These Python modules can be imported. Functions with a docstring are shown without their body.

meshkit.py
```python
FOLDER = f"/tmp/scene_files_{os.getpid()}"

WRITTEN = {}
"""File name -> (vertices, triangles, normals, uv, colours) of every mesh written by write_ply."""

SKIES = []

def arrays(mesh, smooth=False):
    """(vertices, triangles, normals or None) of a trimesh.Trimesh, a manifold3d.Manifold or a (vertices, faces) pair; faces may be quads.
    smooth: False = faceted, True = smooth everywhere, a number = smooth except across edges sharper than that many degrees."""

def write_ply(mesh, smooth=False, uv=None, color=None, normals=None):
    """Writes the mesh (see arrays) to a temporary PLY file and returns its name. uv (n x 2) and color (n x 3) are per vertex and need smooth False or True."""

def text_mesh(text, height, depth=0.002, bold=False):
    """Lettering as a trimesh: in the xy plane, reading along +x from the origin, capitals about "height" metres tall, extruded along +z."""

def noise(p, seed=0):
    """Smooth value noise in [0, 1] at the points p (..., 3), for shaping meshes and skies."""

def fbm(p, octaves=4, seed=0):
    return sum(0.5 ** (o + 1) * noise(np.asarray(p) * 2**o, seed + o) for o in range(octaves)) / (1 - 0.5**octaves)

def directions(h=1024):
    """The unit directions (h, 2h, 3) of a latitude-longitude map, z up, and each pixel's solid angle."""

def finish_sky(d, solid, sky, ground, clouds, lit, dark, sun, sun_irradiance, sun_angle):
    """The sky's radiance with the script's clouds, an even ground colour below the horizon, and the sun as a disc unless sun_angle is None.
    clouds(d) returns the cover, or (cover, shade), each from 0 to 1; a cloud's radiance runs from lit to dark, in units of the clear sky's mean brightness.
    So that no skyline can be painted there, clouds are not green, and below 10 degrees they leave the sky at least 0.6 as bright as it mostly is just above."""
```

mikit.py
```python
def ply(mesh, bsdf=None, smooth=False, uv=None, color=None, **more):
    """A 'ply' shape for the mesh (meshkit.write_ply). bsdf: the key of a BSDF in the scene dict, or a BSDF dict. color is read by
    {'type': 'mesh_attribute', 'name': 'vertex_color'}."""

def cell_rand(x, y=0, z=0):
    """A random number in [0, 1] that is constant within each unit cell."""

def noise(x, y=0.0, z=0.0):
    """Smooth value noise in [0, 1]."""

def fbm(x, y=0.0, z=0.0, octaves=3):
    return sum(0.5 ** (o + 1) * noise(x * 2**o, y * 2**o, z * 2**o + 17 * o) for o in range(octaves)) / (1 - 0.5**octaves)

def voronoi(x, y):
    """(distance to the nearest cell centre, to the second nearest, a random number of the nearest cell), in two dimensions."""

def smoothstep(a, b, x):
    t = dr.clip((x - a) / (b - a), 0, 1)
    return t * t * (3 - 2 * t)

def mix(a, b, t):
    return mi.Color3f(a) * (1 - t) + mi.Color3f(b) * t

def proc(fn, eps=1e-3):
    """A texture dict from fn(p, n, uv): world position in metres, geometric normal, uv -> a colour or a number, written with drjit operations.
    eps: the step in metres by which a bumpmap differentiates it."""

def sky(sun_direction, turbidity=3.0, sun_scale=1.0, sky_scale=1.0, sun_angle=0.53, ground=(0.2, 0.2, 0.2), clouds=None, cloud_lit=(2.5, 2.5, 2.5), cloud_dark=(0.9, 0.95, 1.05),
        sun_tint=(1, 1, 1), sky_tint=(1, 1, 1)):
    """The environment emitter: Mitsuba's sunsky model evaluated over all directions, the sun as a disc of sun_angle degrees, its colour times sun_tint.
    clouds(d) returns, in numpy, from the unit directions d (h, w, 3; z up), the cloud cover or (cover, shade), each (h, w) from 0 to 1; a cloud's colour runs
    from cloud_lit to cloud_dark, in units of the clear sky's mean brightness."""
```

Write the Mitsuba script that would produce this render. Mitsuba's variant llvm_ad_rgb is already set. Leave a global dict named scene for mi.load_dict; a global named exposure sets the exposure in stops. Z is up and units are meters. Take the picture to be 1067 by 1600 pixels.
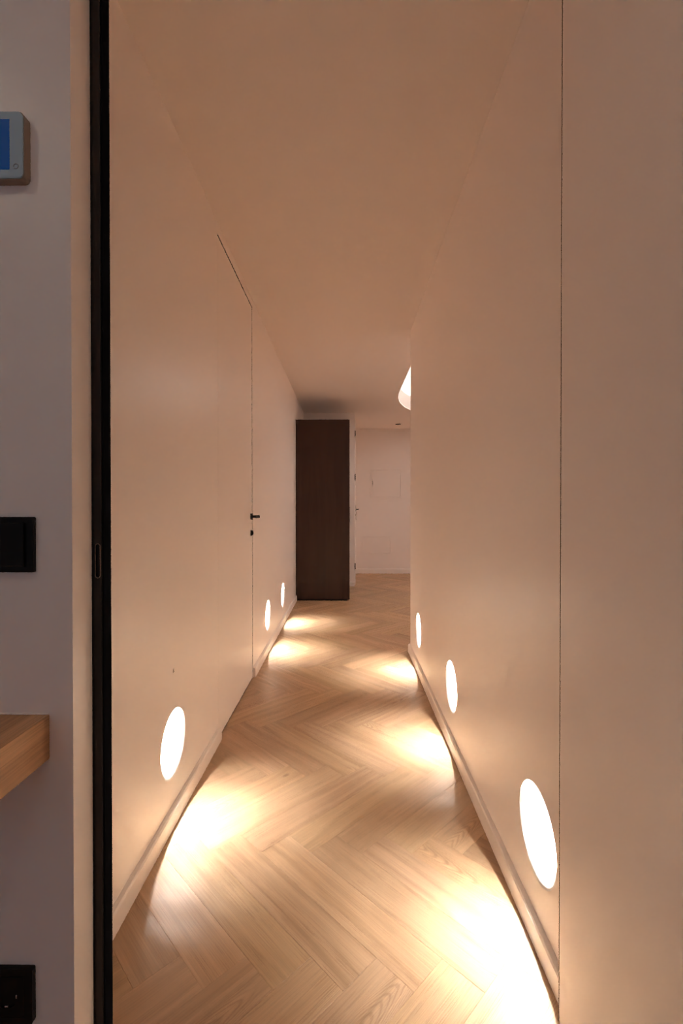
import math, random
import numpy as np, trimesh, shapely
import shapely.geometry as sg
from shapely.ops import unary_union
import manifold3d as m3
import drjit as dr
import mitsuba as mi
import mikit
from mikit import fbm, noise, cell_rand, smoothstep, mix

random.seed(7)
T = mi.ScalarTransform4f
scene, labels = {}, {}

# ------------------------------------------------------------------ camera, light levels
F_PX, CAM_Z = 730.0, 1.14
FWD = (-0.01164, 0.99990, -0.00753)
scene['camera'] = {'type': 'perspective', 'fov_axis': 'x', 'fov': 2 * math.degrees(math.atan(533.5 / F_PX)),
                   'near_clip': 0.02, 'far_clip': 100.0,
                   'to_world': T().look_at(origin=[0, 0, CAM_Z], target=[FWD[0], FWD[1], CAM_Z + FWD[2]], up=[0, 0, 1])}
exposure = 1.34
DUSK = [0.15, 0.185, 0.25]                   # evening sky beyond the window behind the camera
LED = [2.4, 2.36, 2.28]                       # W/sr, the diodes of each wall light that throw its pool on the floor
LED_TILT, LED_FAN, LED_CUT, LED_BEAM = 22.0, 3.0, 47.0, 12.0
GLOW = [4.45, 3.45, 2.5]                      # the luminous white bowl of each wall light
LENS_RADIANCE, LENS_TILT = [150.0, 140.0, 130.0], 40.0
SKYLIGHT = [0.80, 0.70, 0.65]                 # luminous panel in the hall ceiling
SPOT = [62.0, 55.0, 45.0]                   # small downlights of the near room
scene['evening_sky'] = {'type': 'constant', 'radiance': {'type': 'rgb', 'value': DUSK}}

# ------------------------------------------------------------------ sizes (metres; x right, y into the corridor, z up)
H = 2.54
XL, XR = -0.633, 0.502                      # corridor faces
Y_END, Y_FAR = 6.85, 8.20                   # wall behind the wardrobe, far wall of the hall
Y_CORNER = 3.70                             # where the right wall stops
JAMB_X, Y_NEAR = -0.4855, 0.82
PANEL_X, PANEL_Y = 0.47, 1.0375
LAMP_R, LAMP_Z = 0.122, 0.282
LEFT_LAMPS, RIGHT_LAMPS = (1.695, 3.735, 4.605), (1.238, 2.25, 3.28)
DOOR_Y0, DOOR_Y1, DOOR_H = 2.285, 3.125, 2.485


# ------------------------------------------------------------------ materials
def rgb(c): return {'type': 'rgb', 'value': list(c)}
def principled(c, rough, spec=0.5, **k):
    return {'type': 'twosided', 'bsdf': {'type': 'principled', 'base_color': c if isinstance(c, dict) else rgb(c), 'roughness': rough, 'specular': spec, **k}}


def paint_fn(base):
    def fn(p, n, uv):
        t = fbm(p.x * 1.3 + 3, p.y * 1.3, p.z * 1.3, 3)
        return mi.Color3f(base) * (0.985 + 0.03 * t)
    return fn
def roller_fn(p, n, uv):
    return fbm(p.x * 260, p.y * 260, p.z * 260, 2)


WALL = (0.88, 0.81, 0.76)
scene['wall_paint'] = {'type': 'twosided', 'bsdf': {'type': 'bumpmap', 'arbitrary': mikit.proc(roller_fn, 2e-3), 'scale': 0.00012,
                       'bsdf': {'type': 'principled', 'base_color': mikit.proc(paint_fn(WALL)), 'roughness': 0.34, 'specular': 0.5}}}
scene['ceiling_paint'] = principled(mikit.proc(paint_fn((0.88, 0.80, 0.74))), 0.75, 0.2)
scene['door_paint'] = principled(mikit.proc(paint_fn((0.87, 0.80, 0.75))), 0.38, 0.45)
scene['trim_paint'] = principled((0.87, 0.80, 0.75), 0.4, 0.45)
scene['dish_white'] = principled((0.88, 0.87, 0.86), 0.7, 0.2)
scene['shaft_white'] = principled((0.62, 0.575, 0.53), 0.7, 0.2)
scene['black_metal'] = principled((0.008, 0.0075, 0.0075), 0.45, 0.25)
scene['black_plastic'] = principled((0.004, 0.004, 0.0045), 0.4, 0.15)
scene['black_gloss'] = principled((0.0035, 0.0035, 0.004), 0.35, 0.15)
scene['black_rubber'] = {'type': 'twosided', 'bsdf': {'type': 'diffuse', 'reflectance': rgb((0.004, 0.0045, 0.006))}}
scene['bronze'] = principled((0.16, 0.115, 0.085), 0.45, 0.4)
scene['steel'] = {'type': 'twosided', 'bsdf': {'type': 'roughconductor', 'material': 'Cr', 'alpha': 0.25}}
scene['dark_steel'] = principled((0.12, 0.10, 0.09), 0.4, 0.5, metallic=0.6)
scene['white_plastic'] = principled((0.36, 0.49, 0.58), 0.5, 0.3)
scene['beige_plastic'] = principled((0.27, 0.205, 0.16), 0.5, 0.3)
scene['grey_print'] = principled((0.25, 0.28, 0.31), 0.5, 0.3)
scene['screen_blue'] = principled((0.006, 0.05, 0.16), 0.4, 0.08)
scene['plaster_grey'] = principled((0.42, 0.37, 0.33), 0.8, 0.2)
scene['screed'] = principled((0.12, 0.09, 0.07), 0.9, 0.1)


def oak_fn(p, n, uv):
    """uv: metres along and across the plank; the plank's number is uv.y // 0.5."""
    k = dr.floor(uv.y / 0.5)
    v, u = uv.y - 0.5 * k - 0.15, uv.x + 3.7 * k
    r1, r2, r3, r4 = cell_rand(k, 1), cell_rand(k, 2), cell_rand(k, 3), cell_rand(k, 4)
    warp = fbm(u * 2.2, v * 9, k, 3) - 0.5
    # straight grain bands
    q1 = v * 55 + warp * 5 + r3 * 9
    band = noise(q1, u * 0.6, k + 5)
    # nested cathedral arches
    vv = (v - (0.03 + 0.06 * r3)) / 0.034
    q2 = u * (48 + 25 * r4) + vv * vv * (12 + 5 * r3) + warp * 11 + noise(u * 7, k, 4) * 5 + fbm(u * 20, v * 130, k, 2) * 1.6
    arch = dr.square(dr.abs(dr.sin(q2)))
    fade = smoothstep(1.9, 0.5, dr.abs(vv)) * smoothstep(0.42, 0.72, noise(u * 3.2, 3, k))
    cathed = dr.select(r2 > 0.55, fade, 0.0)
    fibre = fbm(u * 9, v * 520, k, 3)
    pore = smoothstep(0.62, 0.8, noise(u * 16, v * 900, k + 2)) * smoothstep(0.3, 0.7, noise(u * 3, v * 40, k + 9))
    tone = 0.86 + 0.24 * r1
    c = mix((0.375, 0.232, 0.130), (0.475, 0.312, 0.190), band)
    c = mix(c, (0.265, 0.143, 0.07), cathed * smoothstep(0.55, 0.98, arch) * 0.42)
    c = mix(c, (0.55, 0.35, 0.205), cathed * smoothstep(0.35, 0.0, arch) * 0.2)
    c = c * (0.84 + 0.30 * fibre)
    c = mix(c, (0.22, 0.118, 0.058), pore * 0.3)
    # an occasional knot
    ku, kv = dr.floor(u / 0.9), v - (0.03 + 0.06 * r4)
    du = u - (ku + 0.3 + 0.4 * r2) * 0.9
    knot = smoothstep(0.014, 0.002, dr.sqrt(du * du * 0.3 + kv * kv)) * dr.select(cell_rand(ku, k, 8) > 0.93, 1.0, 0.0)
    c = mix(c, (0.20, 0.11, 0.055), knot * 0.6)
    return c * 0.98 * tone * mi.Color3f(1, 0.985 + 0.03 * r4, 0.96 + 0.07 * r3)


def oak_bump(p, n, uv):
    k = dr.floor(uv.y / 0.5)
    return fbm(uv.x * 14, (uv.y - 0.5 * k) * 600, k, 2)


scene['oak_floor'] = {'type': 'twosided', 'bsdf': {'type': 'bumpmap', 'arbitrary': mikit.proc(oak_bump, 4e-4), 'scale': 0.00004,
                      'bsdf': {'type': 'principled', 'base_color': mikit.proc(oak_fn), 'roughness': 0.42, 'specular': 0.4}}}


def walnut_fn(p, n, uv):
    a, b = p.x + p.y * 1.0, p.z
    w = fbm(a * 5, b * 0.9, 1, 3) - 0.5
    band = noise(a * 38 + w * 6, b * 0.7)
    fib = fbm(a * 420, b * 9, 2, 3)
    c = mix((0.015, 0.0054, 0.0028), (0.033, 0.0125, 0.0066), band)
    return c * (0.65 + 0.7 * fib)


scene['walnut'] = principled(mikit.proc(walnut_fn), 0.5, 0.35)


def shelf_oak_fn(p, n, uv):
    a, b = p.y, p.z + p.x
    w = fbm(a * 2, b * 14, 4, 3) - 0.5
    band = noise(b * 70 + w * 5 , a * 1.1)
    fib = fbm(a * 10, b * 460, 3, 3)
    c = mix((0.43, 0.235, 0.115), (0.56, 0.335, 0.175), band)
    return c * (0.78 + 0.4 * fib)


scene['shelf_oak'] = principled(mikit.proc(shelf_oak_fn), 0.5, 0.35)
scene['window_glass'] = {'type': 'thindielectric', 'int_ior': 1.5}


# ------------------------------------------------------------------ mesh helpers
def box(lo, hi):
    lo, hi = np.array(lo, float), np.array(hi, float)
    return trimesh.creation.box(hi - lo, T_((lo + hi) / 2))
def T_(v):
    m = np.eye(4); m[:3, 3] = v
    return m
def rbox(lo, hi, b=0.001):
    """Box with chamfered edges."""
    lo, hi = np.array(lo, float), np.array(hi, float)
    pts = []
    for i in range(8):
        s = np.array([(i >> k) & 1 for k in range(3)])
        c, d = np.where(s, hi, lo), np.where(s, -1, 1) * b
        for k in range(3):
            q = c + d; q[k] = c[k]
            pts.append(q)
    return trimesh.convex.convex_hull(np.array(pts))
def mfold(mesh):
    return m3.Manifold(m3.Mesh(np.asarray(mesh.vertices, np.float32), np.asarray(mesh.faces, np.uint32)))
def tri(man):
    m = man.to_mesh()
    return trimesh.Trimesh(np.array(m.vert_properties)[:, :3], np.array(m.tri_verts), process=False)
def cyl(r, p0, p1, n=32):
    return trimesh.creation.cylinder(radius=r, segment=np.array([p0, p1], float), sections=n)
def cat(*m): return trimesh.util.concatenate(list(m))
def extrude(poly, z0, z1):
    m = trimesh.creation.extrude_polygon(poly, z1 - z0)
    m.apply_translation([0, 0, z0])
    return m
def put(key, mesh, mat, smooth=False, label=None, category=None, group=None, kind=None, **k):
    scene[key] = mikit.ply(mesh, mat, smooth, **k)
    tag(key, label, category, group, kind)
def tag(key, label=None, category=None, group=None, kind=None):
    d = {a: b for a, b in (('label', label), ('category', category), ('group', group), ('kind', kind)) if b}
    if d: labels[key] = d


# ------------------------------------------------------------------ setting: walls
def lamp_hole(face, y, side):
    """The round pocket cut into a wall; side = -1 for the left wall."""
    return mfold(cyl(LAMP_R, [face - side * 0.02, y, LAMP_Z], [face + side * 0.075, y, LAMP_Z], 96))


wl = mfold(box([XL - 0.30, 0.925, 0], [XL, Y_END, H]))
for y in LEFT_LAMPS: wl -= lamp_hole(XL, y, -1)
wl -= mfold(box([XL - 0.075, DOOR_Y0, -0.01], [XL + 0.1, DOOR_Y1, DOOR_H]))
put('wall_left', tri(wl), 'wall_paint', kind='structure', label='long smooth pale wall on the left of the corridor, lit peach')
wr = mfold(box([XR, PANEL_Y - 0.02, 0], [XR + 0.16, Y_CORNER, H]))
for y in RIGHT_LAMPS: wr -= lamp_hole(XR, y, 1)
put('wall_right', tri(wr), 'wall_paint', kind='structure', label='pale wall on the right of the corridor with three glowing round recesses')
put('wall_entry_left', box([-2.9, Y_NEAR, 0], [JAMB_X, 0.883, H]), 'wall_paint', kind='structure', label='greyish wall facing the camera at the left edge, beside the black sliding door')
put('wall_entry_right', rbox([PANEL_X, -2.9, 0], [XR + 0.16, PANEL_Y - 0.004, H], 0.002), 'wall_paint', kind='structure', label='plain brownish grey wall filling the right edge, nearest the camera')
put('trim_1', rbox([PANEL_X + 0.0005, PANEL_Y - 0.0045, 0], [XR + 0.02, PANEL_Y, H], 0.0008), 'bronze', kind='structure', label='thin brown vertical edge strip where the near right wall ends')
put('wall_end', box([XL - 0.30, Y_END, 0], [0.10, Y_FAR, H]), 'wall_paint', kind='structure', label='pale end wall seen as a narrow frame above and right of the dark wardrobe')
put('wall_far', box([XL - 0.30, Y_FAR, 0], [2.9, Y_FAR + 0.15, H]), 'wall_paint', kind='structure', label='far pale wall of the hall with two outlined hatches')
put('wall_hall_right', box([2.7, Y_CORNER - 0.16, 0], [2.9, Y_FAR, H]), 'wall_paint', kind='structure')
put('wall_hall_near', box([XR + 0.16, Y_CORNER - 0.16, 0], [2.7, Y_CORNER, H]), 'wall_paint', kind='structure')
put('wall_room_left', box([-2.9, -3.05, 0], [-2.75, Y_NEAR, H]), 'wall_paint', kind='structure')
bk = mfold(box([-2.75, -3.05, 0], [XR + 0.16, -2.9, H])) - mfold(box([-2.3, -3.2, 0.55], [0.1, -2.7, 2.25]))
put('wall_back', tri(bk), 'wall_paint', kind='structure')
wf = mfold(box([-2.3, -3.02, 0.55], [0.1, -2.94, 2.25]))
for a, b in ((-2.24, -1.13), (-1.07, 0.04)): wf -= mfold(box([a, -3.2, 0.61], [b, -2.7, 2.19]))
put('window_1', tri(wf), 'trim_paint', kind='structure', label='white framed window behind the camera')
for i, (a, b) in enumerate(((-2.24, -1.13), (-1.07, 0.04))):
    pane = trimesh.Trimesh([[a, -2.98, 0.61], [b, -2.98, 0.61], [b, -2.98, 2.19], [a, -2.98, 2.19]], [[0, 1, 2], [0, 2, 3]], process=False)
    put('window_1__pane' + (f'_{i:03d}' if i else ''), pane, 'window_glass')

# skirting boards: chamfered top
def skirting(key, a, b, nx, ny, h=0.066, t=0.016, label=None):
    """Along a-b (x, y on the wall face), standing out by t along (nx, ny)."""
    prof = [(0.0, 0.0), (t, 0.0), (t, h - 0.009), (t - 0.004, h - 0.003), (0.004, h), (0, h)]
    v = np.array([[p[0] + nx * o, p[1] + ny * o, z] for p in (a, b) for o, z in prof])
    put(key, trimesh.convex.convex_hull(v), 'trim_paint', kind='structure', label=label)


skirting('baseboard_left', (XL, 0.93), (XL, DOOR_Y0 + 0.006), 1, 0, label='low pale skirting along the near part of the left wall, up to the door')
skirting('baseboard_left_end', (XL, DOOR_Y1 + 0.012), (XL, 5.765), 1, 0, label='low pale skirting along the left wall between the door and the wardrobe')
skirting('baseboard_right', (XR, PANEL_Y), (XR, Y_CORNER + 0.016), -1, 0, label='low pale skirting along the right corridor wall')
skirting('baseboard_hall_near', (XR, Y_CORNER), (2.7, Y_CORNER), 0, 1)
skirting('baseboard_end', (0.036, Y_END), (0.112, Y_END), 0, -1, label='short piece of skirting right of the wardrobe foot')
skirting('baseboard_far', (0.10, Y_FAR), (2.7, Y_FAR), 0, -1, h=0.085, label='pale skirting along the far hall wall')

# ------------------------------------------------------------------ setting: ceiling with the skylight opening
CX, A_X, Y0S, Y1S = 1.40, 0.785, 4.50, 5.60
def skylight_outline(g=0.0):
    pts = [(CX - (A_X + g) * math.cos(t), Y1S + (1.40 + g) * math.sin(t)) for t in np.linspace(0, math.pi, 49)]
    pts += [(CX + (A_X + g) * math.cos(t), Y0S - (0.60 + g) * math.sin(t)) for t in np.linspace(0, math.pi, 33)]
    return sg.Polygon(pts)


plan = sg.box(-2.9, -3.05, 2.9, Y_FAR + 0.15)
put('ceiling', extrude(plan.difference(skylight_outline()), H, H + 0.20), 'ceiling_paint', kind='structure', label='smooth plain ceiling running the length of the corridor')
put('skylight__shaft_lining', extrude(skylight_outline().difference(skylight_outline(-0.006)), H + 0.012, H + 0.20), 'shaft_white')
put('skylight__rim', extrude(skylight_outline().difference(skylight_outline(-0.012)), H - 0.003, H + 0.012), 'trim_paint')
pan = extrude(skylight_outline(0.0), H + 0.20, H + 0.215)
put('skylight__diffuser', pan, 'dish_white', label='glowing white panel', emitter={'type': 'area', 'radiance': rgb(SKYLIGHT)})
put('skylight__cover', extrude(skylight_outline(0.05), H + 0.216, H + 0.24), 'trim_paint')
tag('skylight', 'glowing oval ceiling light recess, half hidden behind the right wall corner', 'ceiling light')

# ------------------------------------------------------------------ floor: herringbone planks
PW, PL, PX0, PY0 = 0.1177, 0.626, -0.8671, 0.735
S2 = math.sqrt(0.5)
put('floor', box([-2.9, -3.05, -0.06], [2.9, Y_FAR + 0.15, -0.010]), 'screed', kind='structure', label='light oak herringbone floor')


def plank_mesh(poly, to_uv, k):
    """One plank: chamfered upper edge, real thickness, uv in metres along the grain."""
    def ring(p): return np.array(shapely.geometry.polygon.orient(p, 1.0).exterior.coords)[:-1]
    outer, inner = poly.buffer(-0.00012, join_style=2), poly.buffer(-0.00065, join_style=2)
    if outer.geom_type != 'Polygon' or inner.geom_type != 'Polygon' or outer.area < 2e-5: return None
    a, b = ring(outer), ring(inner)
    n = len(a)
    if len(b) == n and abs(outer.convex_hull.area - outer.area) < 1e-7:
        j = int(np.argmin(((b - a[0]) ** 2).sum(1))); b = np.roll(b, -j, axis=0)
        v = [[*p, 0.0] for p in b] + [[*p, -0.0005] for p in a] + [[*p, -0.010] for p in a]
        f = [[0, i, i + 1] for i in range(1, n - 1)]
        for lay in (0, n):
            for i in range(n):
                i2 = (i + 1) % n
                f += [[lay + i, lay + n + i, lay + n + i2], [lay + i, lay + n + i2, lay + i2]]
        # split so that each face keeps its own corner normals and uv
        m = trimesh.Trimesh(np.array(v), np.array(f), process=False)
    else:
        m = extrude(outer, -0.010, 0.0)
    uv = np.array([to_uv(p[0], p[1]) for p in m.vertices]) + [0, 0.5 * k + 0.15]
    return m, uv


walls_plan = unary_union([sg.box(XL - 0.30, 0.925, XL, Y_END), sg.box(XR, PANEL_Y - 0.02, XR + 0.16, Y_CORNER), sg.box(-2.9, Y_NEAR, JAMB_X, 0.883),
                          sg.box(PANEL_X, -2.9, XR + 0.16, PANEL_Y), sg.box(XL - 0.30, Y_END, 0.10, Y_FAR), sg.box(XR, Y_CORNER - 0.16, 2.9, Y_CORNER)])
free = sg.box(-2.75, -2.9, 2.7, Y_FAR).difference(walls_plan.buffer(-0.002))
free = [g for g in (free.geoms if free.geom_type == 'MultiPolygon' else [free]) if g.intersects(sg.Point(0, 2))][0]
seen = unary_union([sg.box(XL, 0.90, XR, Y_CORNER + 0.05), sg.Polygon([(-0.64, 3.5), (0.51, 3.5), (1.20, Y_FAR), (0.09, Y_FAR), (0.09, 6.9), (-0.64, 6.9)])])
count, hidden, huv, nhid = 0, [], [], 0
for row in range(-5, 11):
    for j in range(-24, 30):
        for way in (0, 1):
            if way == 0: pq = [(0, 0), (PL, 0), (PL, PW), (0, PW)]
            else:        pq = [(0, PW), (PW, PW), (PW, PW + PL), (0, PW + PL)]
            def xy(p, q): return (PX0 + (p + q) * S2 + j * PW / S2, PY0 + (p - q) * S2 + row * PL / S2)
            quad = sg.Polygon([xy(*c) for c in pq])
            if not quad.intersects(free): continue
            def to_uv(x, y, way=way, j=j, row=row):
                s, d = (x - PX0 - j * PW / S2) / S2, (y - PY0 - row * PL / S2) / S2
                p, q = (s + d) / 2, (s - d) / 2
                return (p, q) if way == 0 else (q, p)
            piece = quad.intersection(free)
            for g in (piece.geoms if hasattr(piece, 'geoms') else [piece]):
                if g.geom_type != 'Polygon' or g.area < 4e-5: continue
                got = plank_mesh(g, to_uv, (count + nhid) % 401)
                if got is None: continue
                if g.intersection(seen).area > 2e-4:
                    key = 'floor__plank' + (f'_{count:03d}' if count else '')
                    put(key, got[0], 'oak_floor', uv=got[1]); count += 1
                else:
                    hidden.append(got[0]); huv.append(got[1]); nhid += 1
put('floor__plank_field', cat(*hidden), 'oak_floor', uv=np.vstack(huv), kind='stuff', label='planks of the same oak floor out of view')
print('planks', count, 'hidden', nhid)


# ------------------------------------------------------------------ recessed wall lights
def dish_meshes(y, side, face, D=0.056, nr=30, nt=96):
    """(luminous bowl, unlit rounded lip): one smooth recess, deep at the top, running out softly at the bottom."""
    s = np.sin(np.linspace(0, 1, nr + 1)[1:] * math.pi / 2)
    split = next(k for k in range(nr) if s[k] > 0.74)
    v, f, g = [[face + side * D, y, LAMP_Z]], [], []
    for r in s:
        for t in np.arange(nt) * 2 * math.pi / nt:
            up = (1 + math.sin(t)) / 2
            d = D * max(1 - r * r, 0) ** (2.2 - 1.85 * up)
            v.append([face + side * d, y + LAMP_R * r * math.cos(t), LAMP_Z + LAMP_R * r * math.sin(t)])
    for i in range(nt):
        f.append([0, 1 + i, 1 + (i + 1) % nt])
    for k in range(nr - 1):
        for i in range(nt):
            a, b, c, d = (1 + k * nt + i, 1 + k * nt + (i + 1) % nt, 1 + (k + 1) * nt + i, 1 + (k + 1) * nt + (i + 1) % nt)
            up = (1 + math.sin((i + 0.5) * 2 * math.pi / nt)) / 2
            edge = split if up < 0.70 else nr - 2
            (f if k < edge else g).extend([[a, c, d], [a, d, b]])
    bowl, lip = trimesh.Trimesh(v, f, process=False), trimesh.Trimesh(v, g, process=False)
    for m in (bowl, lip):
        m.remove_unreferenced_vertices()
        if (m.face_normals[:, 0] * m.area_faces).sum() * side > 0: m.invert()
    # a back shell gives the insert its thickness
    back = bowl.copy(); back.apply_translation([side * 0.004, 0, 0])
    return bowl, cat(lip, back)


def wall_light(i, y, side, face, label):
    key = 'wall_light' + (f'_{i:03d}' if i else '')
    bowl, lip = dish_meshes(y, side, face)
    put(key + '__bowl', bowl, 'dish_white', smooth=True, label='glowing white bowl', emitter={'type': 'area', 'radiance': rgb(GLOW)})
    put(key + '__rim', lip, 'dish_white', smooth=50)
    zt = LAMP_Z + LAMP_R * 0.80
    x0, x1 = sorted((face + side * 0.023, face + side * 0.036))
    put(key + '__lamp_housing', rbox([x0 - 0.001, y - 0.020, zt], [x1 + 0.001, y + 0.020, zt + 0.006], 0.001), 'dish_white')
    q = trimesh.Trimesh([[x0, y - 0.015, zt - 0.0006], [x0, y + 0.015, zt - 0.0006], [x1, y + 0.015, zt - 0.0006], [x1, y - 0.015, zt - 0.0006]], [[0, 1, 2], [0, 2, 3]], process=False)
    if q.face_normals[0][2] > 0: q.invert()
    q.apply_transform(trimesh.transformations.rotation_matrix(side * math.radians(LENS_TILT), [0, -1, 0], [x0 if side < 0 else x1, y, zt - 0.0006]))
    assert q.face_normals[0][0] * side > 0 and q.face_normals[0][2] < 0
    put(key + '__lamp', q, 'dish_white', label='glowing lamp lens', emitter={'type': 'area', 'radiance': rgb(LENS_RADIANCE)})
    # the diodes behind the lens: they throw the pool on the floor
    beams = [(-0.011, -LED_FAN, LED_TILT, LED, LED_CUT, LED_BEAM), (0.011, LED_FAN, LED_TILT, LED, LED_CUT, LED_BEAM)]
    for m, (dy, fan, tilt, power, cut, beam) in enumerate(beams):
        o = np.array([(x0 + x1) / 2, y + dy, zt - 0.009])
        d = np.array([-side * math.tan(math.radians(tilt)), math.tan(math.radians(fan)), -1.0])
        scene[f'{key}_diode_{m}'] = {'type': 'spot', 'intensity': rgb([v / 2 for v in power]), 'cutoff_angle': cut, 'beam_width': beam,
                                    'to_world': T().look_at(origin=o.tolist(), target=(o + d).tolist(), up=[0, 1, 0.1])}
    tag(key, label, 'wall light', 'round recessed wall lights above the skirting')


wall_light(0, LEFT_LAMPS[0], -1, XL, 'glowing round recess low on the left wall, the large one before the door')
wall_light(1, LEFT_LAMPS[1], -1, XL, 'glowing round recess low on the left wall, first one after the door')
wall_light(2, LEFT_LAMPS[2], -1, XL, 'small glowing round recess low on the left wall, nearest the dark wardrobe')
wall_light(3, RIGHT_LAMPS[0], 1, XR, 'largest glowing round recess, low on the right wall beside the near edge strip')
wall_light(4, RIGHT_LAMPS[1], 1, XR, 'glowing round recess low on the right wall, the middle one of three')
wall_light(5, RIGHT_LAMPS[2], 1, XR, 'smallest glowing round recess on the right wall, close to its far corner')

for i, (y, z, t) in enumerate(((1.694, 0.548, 'small grey filled hole in the left wall above the large wall light'), (3.745, 0.560, 'faint filled hole in the left wall above the light just after the door'))):
    put('wall_plug' + (f'_{i:03d}' if i else ''), trimesh.creation.revolve([[0, 0], [0.0075, 0], [0.0065, 0.0012], [0.003, 0.0018], [0, 0.0012]], sections=20, transform=trimesh.transformations.rotation_matrix(math.pi / 2, [0, 1, 0])).apply_translation([XL, y, z]),
        'plaster_grey' if i == 0 else 'trim_paint', smooth=40, label=t, category='wall plug')

# ------------------------------------------------------------------ flush door in the left wall
dx0, dx1 = XL - 0.040, XL - 0.0005
put('door_1', rbox([dx0, DOOR_Y0 + 0.0035, 0.006], [dx1, DOOR_Y1 - 0.0085, DOOR_H - 0.0085], 0.0012), 'door_paint', kind='structure', label='tall flush pale door without casing in the left wall')
put('door_1__frame_profile', cat(box([dx0 - 0.0008, DOOR_Y1 - 0.0036, 0], [dx1 - 0.0004, DOOR_Y1 - 0.0002, DOOR_H - 0.0002]), box([dx0 - 0.0008, DOOR_Y0 + 0.0002, DOOR_H - 0.0036], [dx1 - 0.0004, DOOR_Y1 - 0.0036, DOOR_H - 0.0002])), 'black_plastic', label='thin black frame line')
put('door_1__stop', cat(box([XL - 0.073, DOOR_Y0 + 0.001, 0], [dx0 - 0.001, DOOR_Y0 + 0.03, DOOR_H - 0.001]), box([XL - 0.073, DOOR_Y1 - 0.03, 0], [dx0 - 0.001, DOOR_Y1 - 0.001, DOOR_H - 0.001]),
                        box([XL - 0.073, DOOR_Y0 + 0.03, DOOR_H - 0.03], [dx0 - 0.001, DOOR_Y1 - 0.03, DOOR_H - 0.001])), 'black_plastic', label='black rebate strip showing in the gap')


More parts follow.
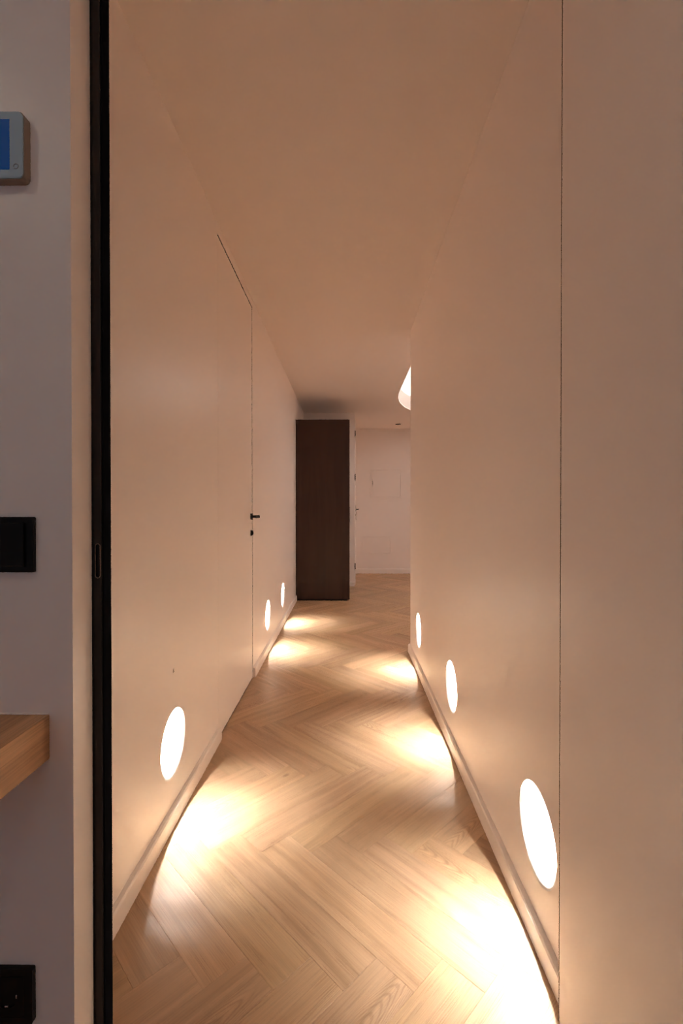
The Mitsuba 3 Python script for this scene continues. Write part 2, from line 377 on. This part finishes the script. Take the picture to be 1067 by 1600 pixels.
def lever(key, x, y, z, n, d, rose=0.020, reach=0.055, length=0.115):
    """Lever handle: square rose, neck, grip; n = outward x sign, d = grip direction along y."""
    X = lambda a: x + n * a
    def bx(a0, a1, y0, y1, z0, z1, b=0.0012):
        return rbox([min(X(a0), X(a1)), min(y0, y1), z0], [max(X(a0), X(a1)), max(y0, y1), z1], b)
    put(key + '__rose', bx(0, 0.009, y - rose, y + rose, z - rose, z + rose), 'black_metal')
    neck = cyl(0.008, [X(0.008), y, z], [X(reach), y, z], 20)
    put(key + '__neck', neck, 'black_metal', smooth=40)
    put(key + '__grip', bx(reach - 0.008, reach + 0.003, y - d * 0.010, y + d * length, z - 0.009, z + 0.009, 0.003), 'black_metal')


lever('door_1__handle', dx1, 3.078, 1.087, 1, -1)
put('door_1__handle', cat(), 'black_metal') if False else tag('door_1__handle', 'black lever handle')
put('door_1__lock_rose', cat(rbox([dx1, 3.060, 0.960], [dx1 + 0.009, 3.096, 0.996], 0.0012), rbox([dx1 + 0.009, 3.073, 0.968], [dx1 + 0.016, 3.083, 0.988], 0.002)), 'black_metal', label='black square lock rose')

# ------------------------------------------------------------------ door at the far end, seen on edge
hx, hy = 0.1005, 6.90
def turn(mesh, a=0.020):
    m = mesh.copy(); m.apply_transform(trimesh.transformations.rotation_matrix(-a, [0, 0, 1], [hx, hy, 0])); return m


put('trim_2', cat(box([0.10, Y_END + 0.002, 0.0], [0.112, Y_END + 0.045, H])), 'trim_paint', kind='structure', label='pale door casing on the corner right of the wardrobe')
put('door_2', turn(rbox([hx + 0.001, hy, 0.008], [hx + 0.026, hy + 0.83, 2.46], 0.0012)), 'door_paint', kind='structure', label='pale hall door seen edge-on right of the wardrobe')
for i, z in enumerate((2.245, 1.60, 0.285)):
    put('door_2__hinge' + (f'_{i:03d}' if i else ''), cat(cyl(0.0085, [hx + 0.020, hy - 0.006, z - 0.045], [hx + 0.020, hy - 0.006, z + 0.045], 16)), 'dark_steel', smooth=40, label='dark hinge')
put('door_2__escutcheon', turn(rbox([hx + 0.026, hy + 0.765, 0.955], [hx + 0.034, hy + 0.80, 1.185], 0.001)), 'dark_steel', label='narrow dark handle plate')
put('door_2__handle', turn(cat(cyl(0.009, [hx + 0.034, hy + 0.782, 1.125], [hx + 0.075, hy + 0.782, 1.125], 16), rbox([hx + 0.062, hy + 0.66, 1.115], [hx + 0.078, hy + 0.795, 1.135], 0.003))), 'black_metal', label='black lever handle')

# ------------------------------------------------------------------ wardrobe
WX0, WX1, WY0, WY1, WZ = -0.632, 0.032, 5.768, 6.848, 2.237
put('wardrobe__side_panel', rbox([WX0, WY0, 0.018], [WX1, WY0 + 0.020, WZ], 0.0008), 'walnut')
put('wardrobe__side_panel_001', rbox([WX0, WY1 - 0.020, 0.018], [WX1 - 0.022, WY1, WZ], 0.0008), 'walnut')
put('wardrobe__top', rbox([WX0, WY0 + 0.0205, WZ - 0.020], [WX1 - 0.022, WY1 - 0.0205, WZ - 0.0005], 0.0008), 'walnut')
put('wardrobe__back', box([WX0, WY0 + 0.0205, 0.06], [WX0 + 0.008, WY1 - 0.0205, WZ - 0.0215]), 'walnut')
put('wardrobe__plinth', rbox([WX0 + 0.01, WY0 + 0.004, 0.0], [WX1 - 0.03, WY1 - 0.004, 0.0175], 0.0008), 'black_plastic', label='black recessed foot strip')
for i in range(2):
    y0 = WY0 + 0.022 + i * 0.528
    key = 'wardrobe__door' + ('_001' if i else '')
    put(key, rbox([WX1 - 0.0205, y0, 0.022], [WX1 - 0.0005, y0 + 0.525, WZ - 0.003], 0.0008), 'walnut')
    put(key + '__handle', rbox([WX1 - 0.0005, y0 + (0.485 if i == 0 else 0.03), 0.95], [WX1 + 0.006, y0 + (0.495 if i == 0 else 0.04), 1.15], 0.001), 'black_metal')
tag('wardrobe', 'tall dark walnut wardrobe standing at the end of the corridor', 'wardrobe')

# ------------------------------------------------------------------ hatches on the far wall
def frame_xz(x0, x1, z0, z1, w, y0, y1):
    m = mfold(box([x0, y0, z0], [x1, y1, z1])) - mfold(box([x0 + w, y0 - 0.1, z0 + w], [x1 - w, y1 + 0.1, z1 - w]))
    return tri(m)


YF = Y_FAR
k = YF / 8.119
def FX(a): return a * k
def FZ(a): return CAM_Z + (a - CAM_Z) * k
put('electrical_panel__frame', frame_xz(FX(0.389), FX(0.943), FZ(1.312), FZ(1.823), 0.016, YF - 0.016, YF - 0.0002), 'trim_paint')
put('electrical_panel__door', rbox([FX(0.389) + 0.045, YF - 0.014, FZ(1.312) + 0.022], [FX(0.943) - 0.021, YF - 0.0002, FZ(1.823) - 0.021], 0.002), 'door_paint')
put('electrical_panel__frame_strip', rbox([FX(0.389) + 0.020, YF - 0.009, FZ(1.312) + 0.022], [FX(0.389) + 0.041, YF - 0.0002, FZ(1.823) - 0.021], 0.002), 'trim_paint')
put('electrical_panel__latch', rbox([FX(0.389) + 0.052, YF - 0.020, FZ(1.53)], [FX(0.389) + 0.060, YF - 0.014, FZ(1.61)], 0.001), 'dark_steel', label='small dark latch')
put('electrical_panel__sill', rbox([FX(0.389), YF - 0.012, FZ(1.278)], [FX(0.90), YF - 0.0002, FZ(1.290)], 0.002), 'trim_paint')
tag('electrical_panel', 'square pale hatch with a small latch in the far wall', 'electrical panel')
put('access_panel__frame', frame_xz(FX(0.234), FX(0.773), FZ(0.340), FZ(0.662), 0.022, YF - 0.016, YF - 0.0002), 'trim_paint')
put('access_panel__cover', rbox([FX(0.234) + 0.025, YF - 0.006, FZ(0.340) + 0.025], [FX(0.773) - 0.025, YF - 0.0002, FZ(0.662) - 0.025], 0.002), 'door_paint')
tag('access_panel', 'wide low pale cover plate near the floor in the far wall', 'access panel')


# ------------------------------------------------------------------ downlights
def downlight(i, x, y, lit, label):
    key = 'downlight' + (f'_{i:03d}' if i else '')
    ring = trimesh.creation.revolve([[0.030, 0], [0.030, -0.006], [0.036, -0.011], [0.044, -0.009], [0.046, 0], [0.030, 0]], sections=40).apply_translation([x, y, H])
    put(key + '__ring', ring, 'dark_steel' if not lit else 'trim_paint', smooth=30)
    lens = trimesh.creation.cylinder(radius=0.0295, height=0.003, sections=32).apply_translation([x, y, H - 0.002])
    put(key + '__lens', lens, 'grey_print', **({'emitter': {'type': 'area', 'radiance': rgb(SPOT)}} if lit else {}))
    tag(key, label, 'downlight')


downlight(0, 0.848, 7.76, False, 'small dark unlit downlight in the hall ceiling before the far wall')
downlight(1, -1.30, -0.05, True, 'small lit downlight in the near room ceiling on the left')
downlight(2, 0.05, -0.10, True, 'small lit downlight in the near room ceiling above the camera')

# ------------------------------------------------------------------ black sliding door, only its edge out of the pocket
sx = -0.4690
sd = mfold(rbox([JAMB_X - 0.85, 0.886, 0.006], [sx, 0.9215, H - 0.004], 0.001))
px0, px1, pz0, pz1 = -0.4795, -0.4712, 1.012, 1.068
slot = mfold(trimesh.convex.convex_hull(np.vstack([cyl((px1 - px0) / 2, [(px0 + px1) / 2, 0.87, z], [(px0 + px1) / 2, 0.8905, z], 24).vertices for z in (pz0, pz1)])))
sd = sd - slot
# full-height shadow groove on the front edge
put('sliding_door__leaf', tri(sd), 'black_metal')
ringm = mfold(trimesh.convex.convex_hull(np.vstack([cyl(0.0052, [(px0 + px1) / 2, 0.8848, z], [(px0 + px1) / 2, 0.8863, z], 24).vertices for z in (pz0, pz1)]))) - slot
put('sliding_door__pull_frame', tri(ringm), 'bronze', label='slim oval finger pull')
put('sliding_door__edge_strip', rbox([sx - 0.0002, 0.8895, 0.006], [sx + 0.0030, 0.918, H - 0.004], 0.0008), 'black_rubber', label='deep black front edge')
tag('sliding_door', 'black sliding door showing only its narrow edge beside the left wall', 'sliding door')

# ------------------------------------------------------------------ things on the near left wall
def round_rect(x0, x1, z0, z1, r, y0, y1, seg=8, taper=0.0):
    """Plate on a wall facing -y, rounded corners, front at y0."""
    p = sg.box(x0, z0, x1, z1).buffer(-r).buffer(r, quad_segs=seg)
    m = trimesh.creation.extrude_polygon(p, 1.0)
    v = m.vertices.copy()
    cx, cz = (x0 + x1) / 2, (z0 + z1) / 2
    s = np.where(v[:, 2] > 0.5, 1 - taper, 1.0)
    out = np.column_stack([cx + (v[:, 0] - cx) * s, y1 + (y0 - y1) * v[:, 2], cz + (v[:, 1] - cz) * s])
    m2 = trimesh.Trimesh(out, m.faces, process=False)
    if m2.volume < 0: m2.invert()
    return m2


ty = Y_NEAR
put('thermostat__housing', round_rect(-0.690, -0.5564, 1.708, 1.824, 0.010, ty - 0.0155, ty - 0.0002), 'beige_plastic', smooth=30)
put('thermostat__front', round_rect(-0.6885, -0.5580, 1.7095, 1.8225, 0.009, ty - 0.0180, ty - 0.0157), 'white_plastic', smooth=30)
put('thermostat__screen', rbox([-0.665, ty - 0.0186, 1.7235], [-0.5805, ty - 0.0181, 1.8095], 0.0001), 'screen_blue', label='dark blue screen', emitter={'type': 'area', 'radiance': rgb((0.0, 0.006, 0.024))})
bt = trimesh.creation.annulus(r_min=0.0034, r_max=0.0046, height=0.0006, sections=32)
bt.apply_transform(trimesh.transformations.rotation_matrix(math.pi / 2, [1, 0, 0])); bt.apply_translation([-0.5695, ty - 0.0184, 1.7290])
put('thermostat__button', bt, 'grey_print', label='small round button outline')
put('thermostat__clip', round_rect(-0.606, -0.590, 1.7095, 1.7125, 0.001, ty - 0.0160, ty - 0.0150), 'white_plastic')
tag('thermostat', 'pale wall thermostat with a blue screen at the top left edge', 'thermostat')

# light switch
put('light_switch__frame', tri(mfold(rbox([-0.6405, ty - 0.0090, 1.0280], [-0.5495, ty - 0.0002, 1.1250], 0.0012)) - mfold(box([-0.6295, ty - 0.02, 1.0380], [-0.5605, ty - 0.0070, 1.1150]))), 'black_plastic')
put('light_switch__rocker', rbox([-0.6290, ty - 0.0125, 1.0385], [-0.5645, ty - 0.0068, 1.1145], 0.0012), 'black_gloss')
tag('light_switch', 'black square light switch on the left wall between thermostat and shelf', 'light switch')

# power socket
sox, soz = -0.6010, 0.2785
body = mfold(round_rect(-0.6475, -0.5545, 0.2300, 0.3270, 0.003, ty - 0.0095, ty - 0.0002)) - mfold(cyl(0.0205, [sox, ty - 0.05, soz], [sox, ty - 0.0070, soz], 48)) - mfold(box([-0.634, ty - 0.02, 0.2425], [-0.568, ty - 0.0085, 0.3145]))
put('power_socket__frame', tri(body), 'black_plastic')
insert = mfold(rbox([-0.6335, ty - 0.0100, 0.2430], [-0.5685, ty - 0.0072, 0.3140], 0.0006)) - mfold(cyl(0.0200, [sox, ty - 0.05, soz], [sox, ty - 0.0050, soz], 48))
put('power_socket__insert', tri(insert), 'black_gloss')
put('power_socket__well', cyl(0.0198, [sox, ty - 0.0069, soz], [sox, ty - 0.0050, soz], 48), 'black_plastic')
put('power_socket__contact', rbox([sox + 0.0165, ty - 0.0098, soz - 0.003], [sox + 0.0190, ty - 0.0070, soz + 0.003], 0.0005), 'steel', label='small steel earth clip')
put('power_socket__contact_001', rbox([sox - 0.003, ty - 0.0098, soz - 0.0190], [sox + 0.003, ty - 0.0070, soz - 0.0165], 0.0005), 'steel', label='small steel earth clip')
tag('power_socket', 'black wall socket on the left wall below the shelf near the floor', 'power socket')

# wooden wall shelf
put('wall_shelf__board', rbox([-1.75, 0.40, 0.6963], [-0.5270, ty - 0.0003, 0.7750], 0.0010), 'shelf_oak')
put('wall_shelf__sealant_strip', rbox([-1.75, ty - 0.0030, 0.7750], [-0.5280, ty - 0.0003, 0.7775], 0.0005), 'trim_paint', label='thin pale sealant line along the wall')
tag('wall_shelf', 'thick light oak shelf fixed to the left wall above the socket', 'shelf')
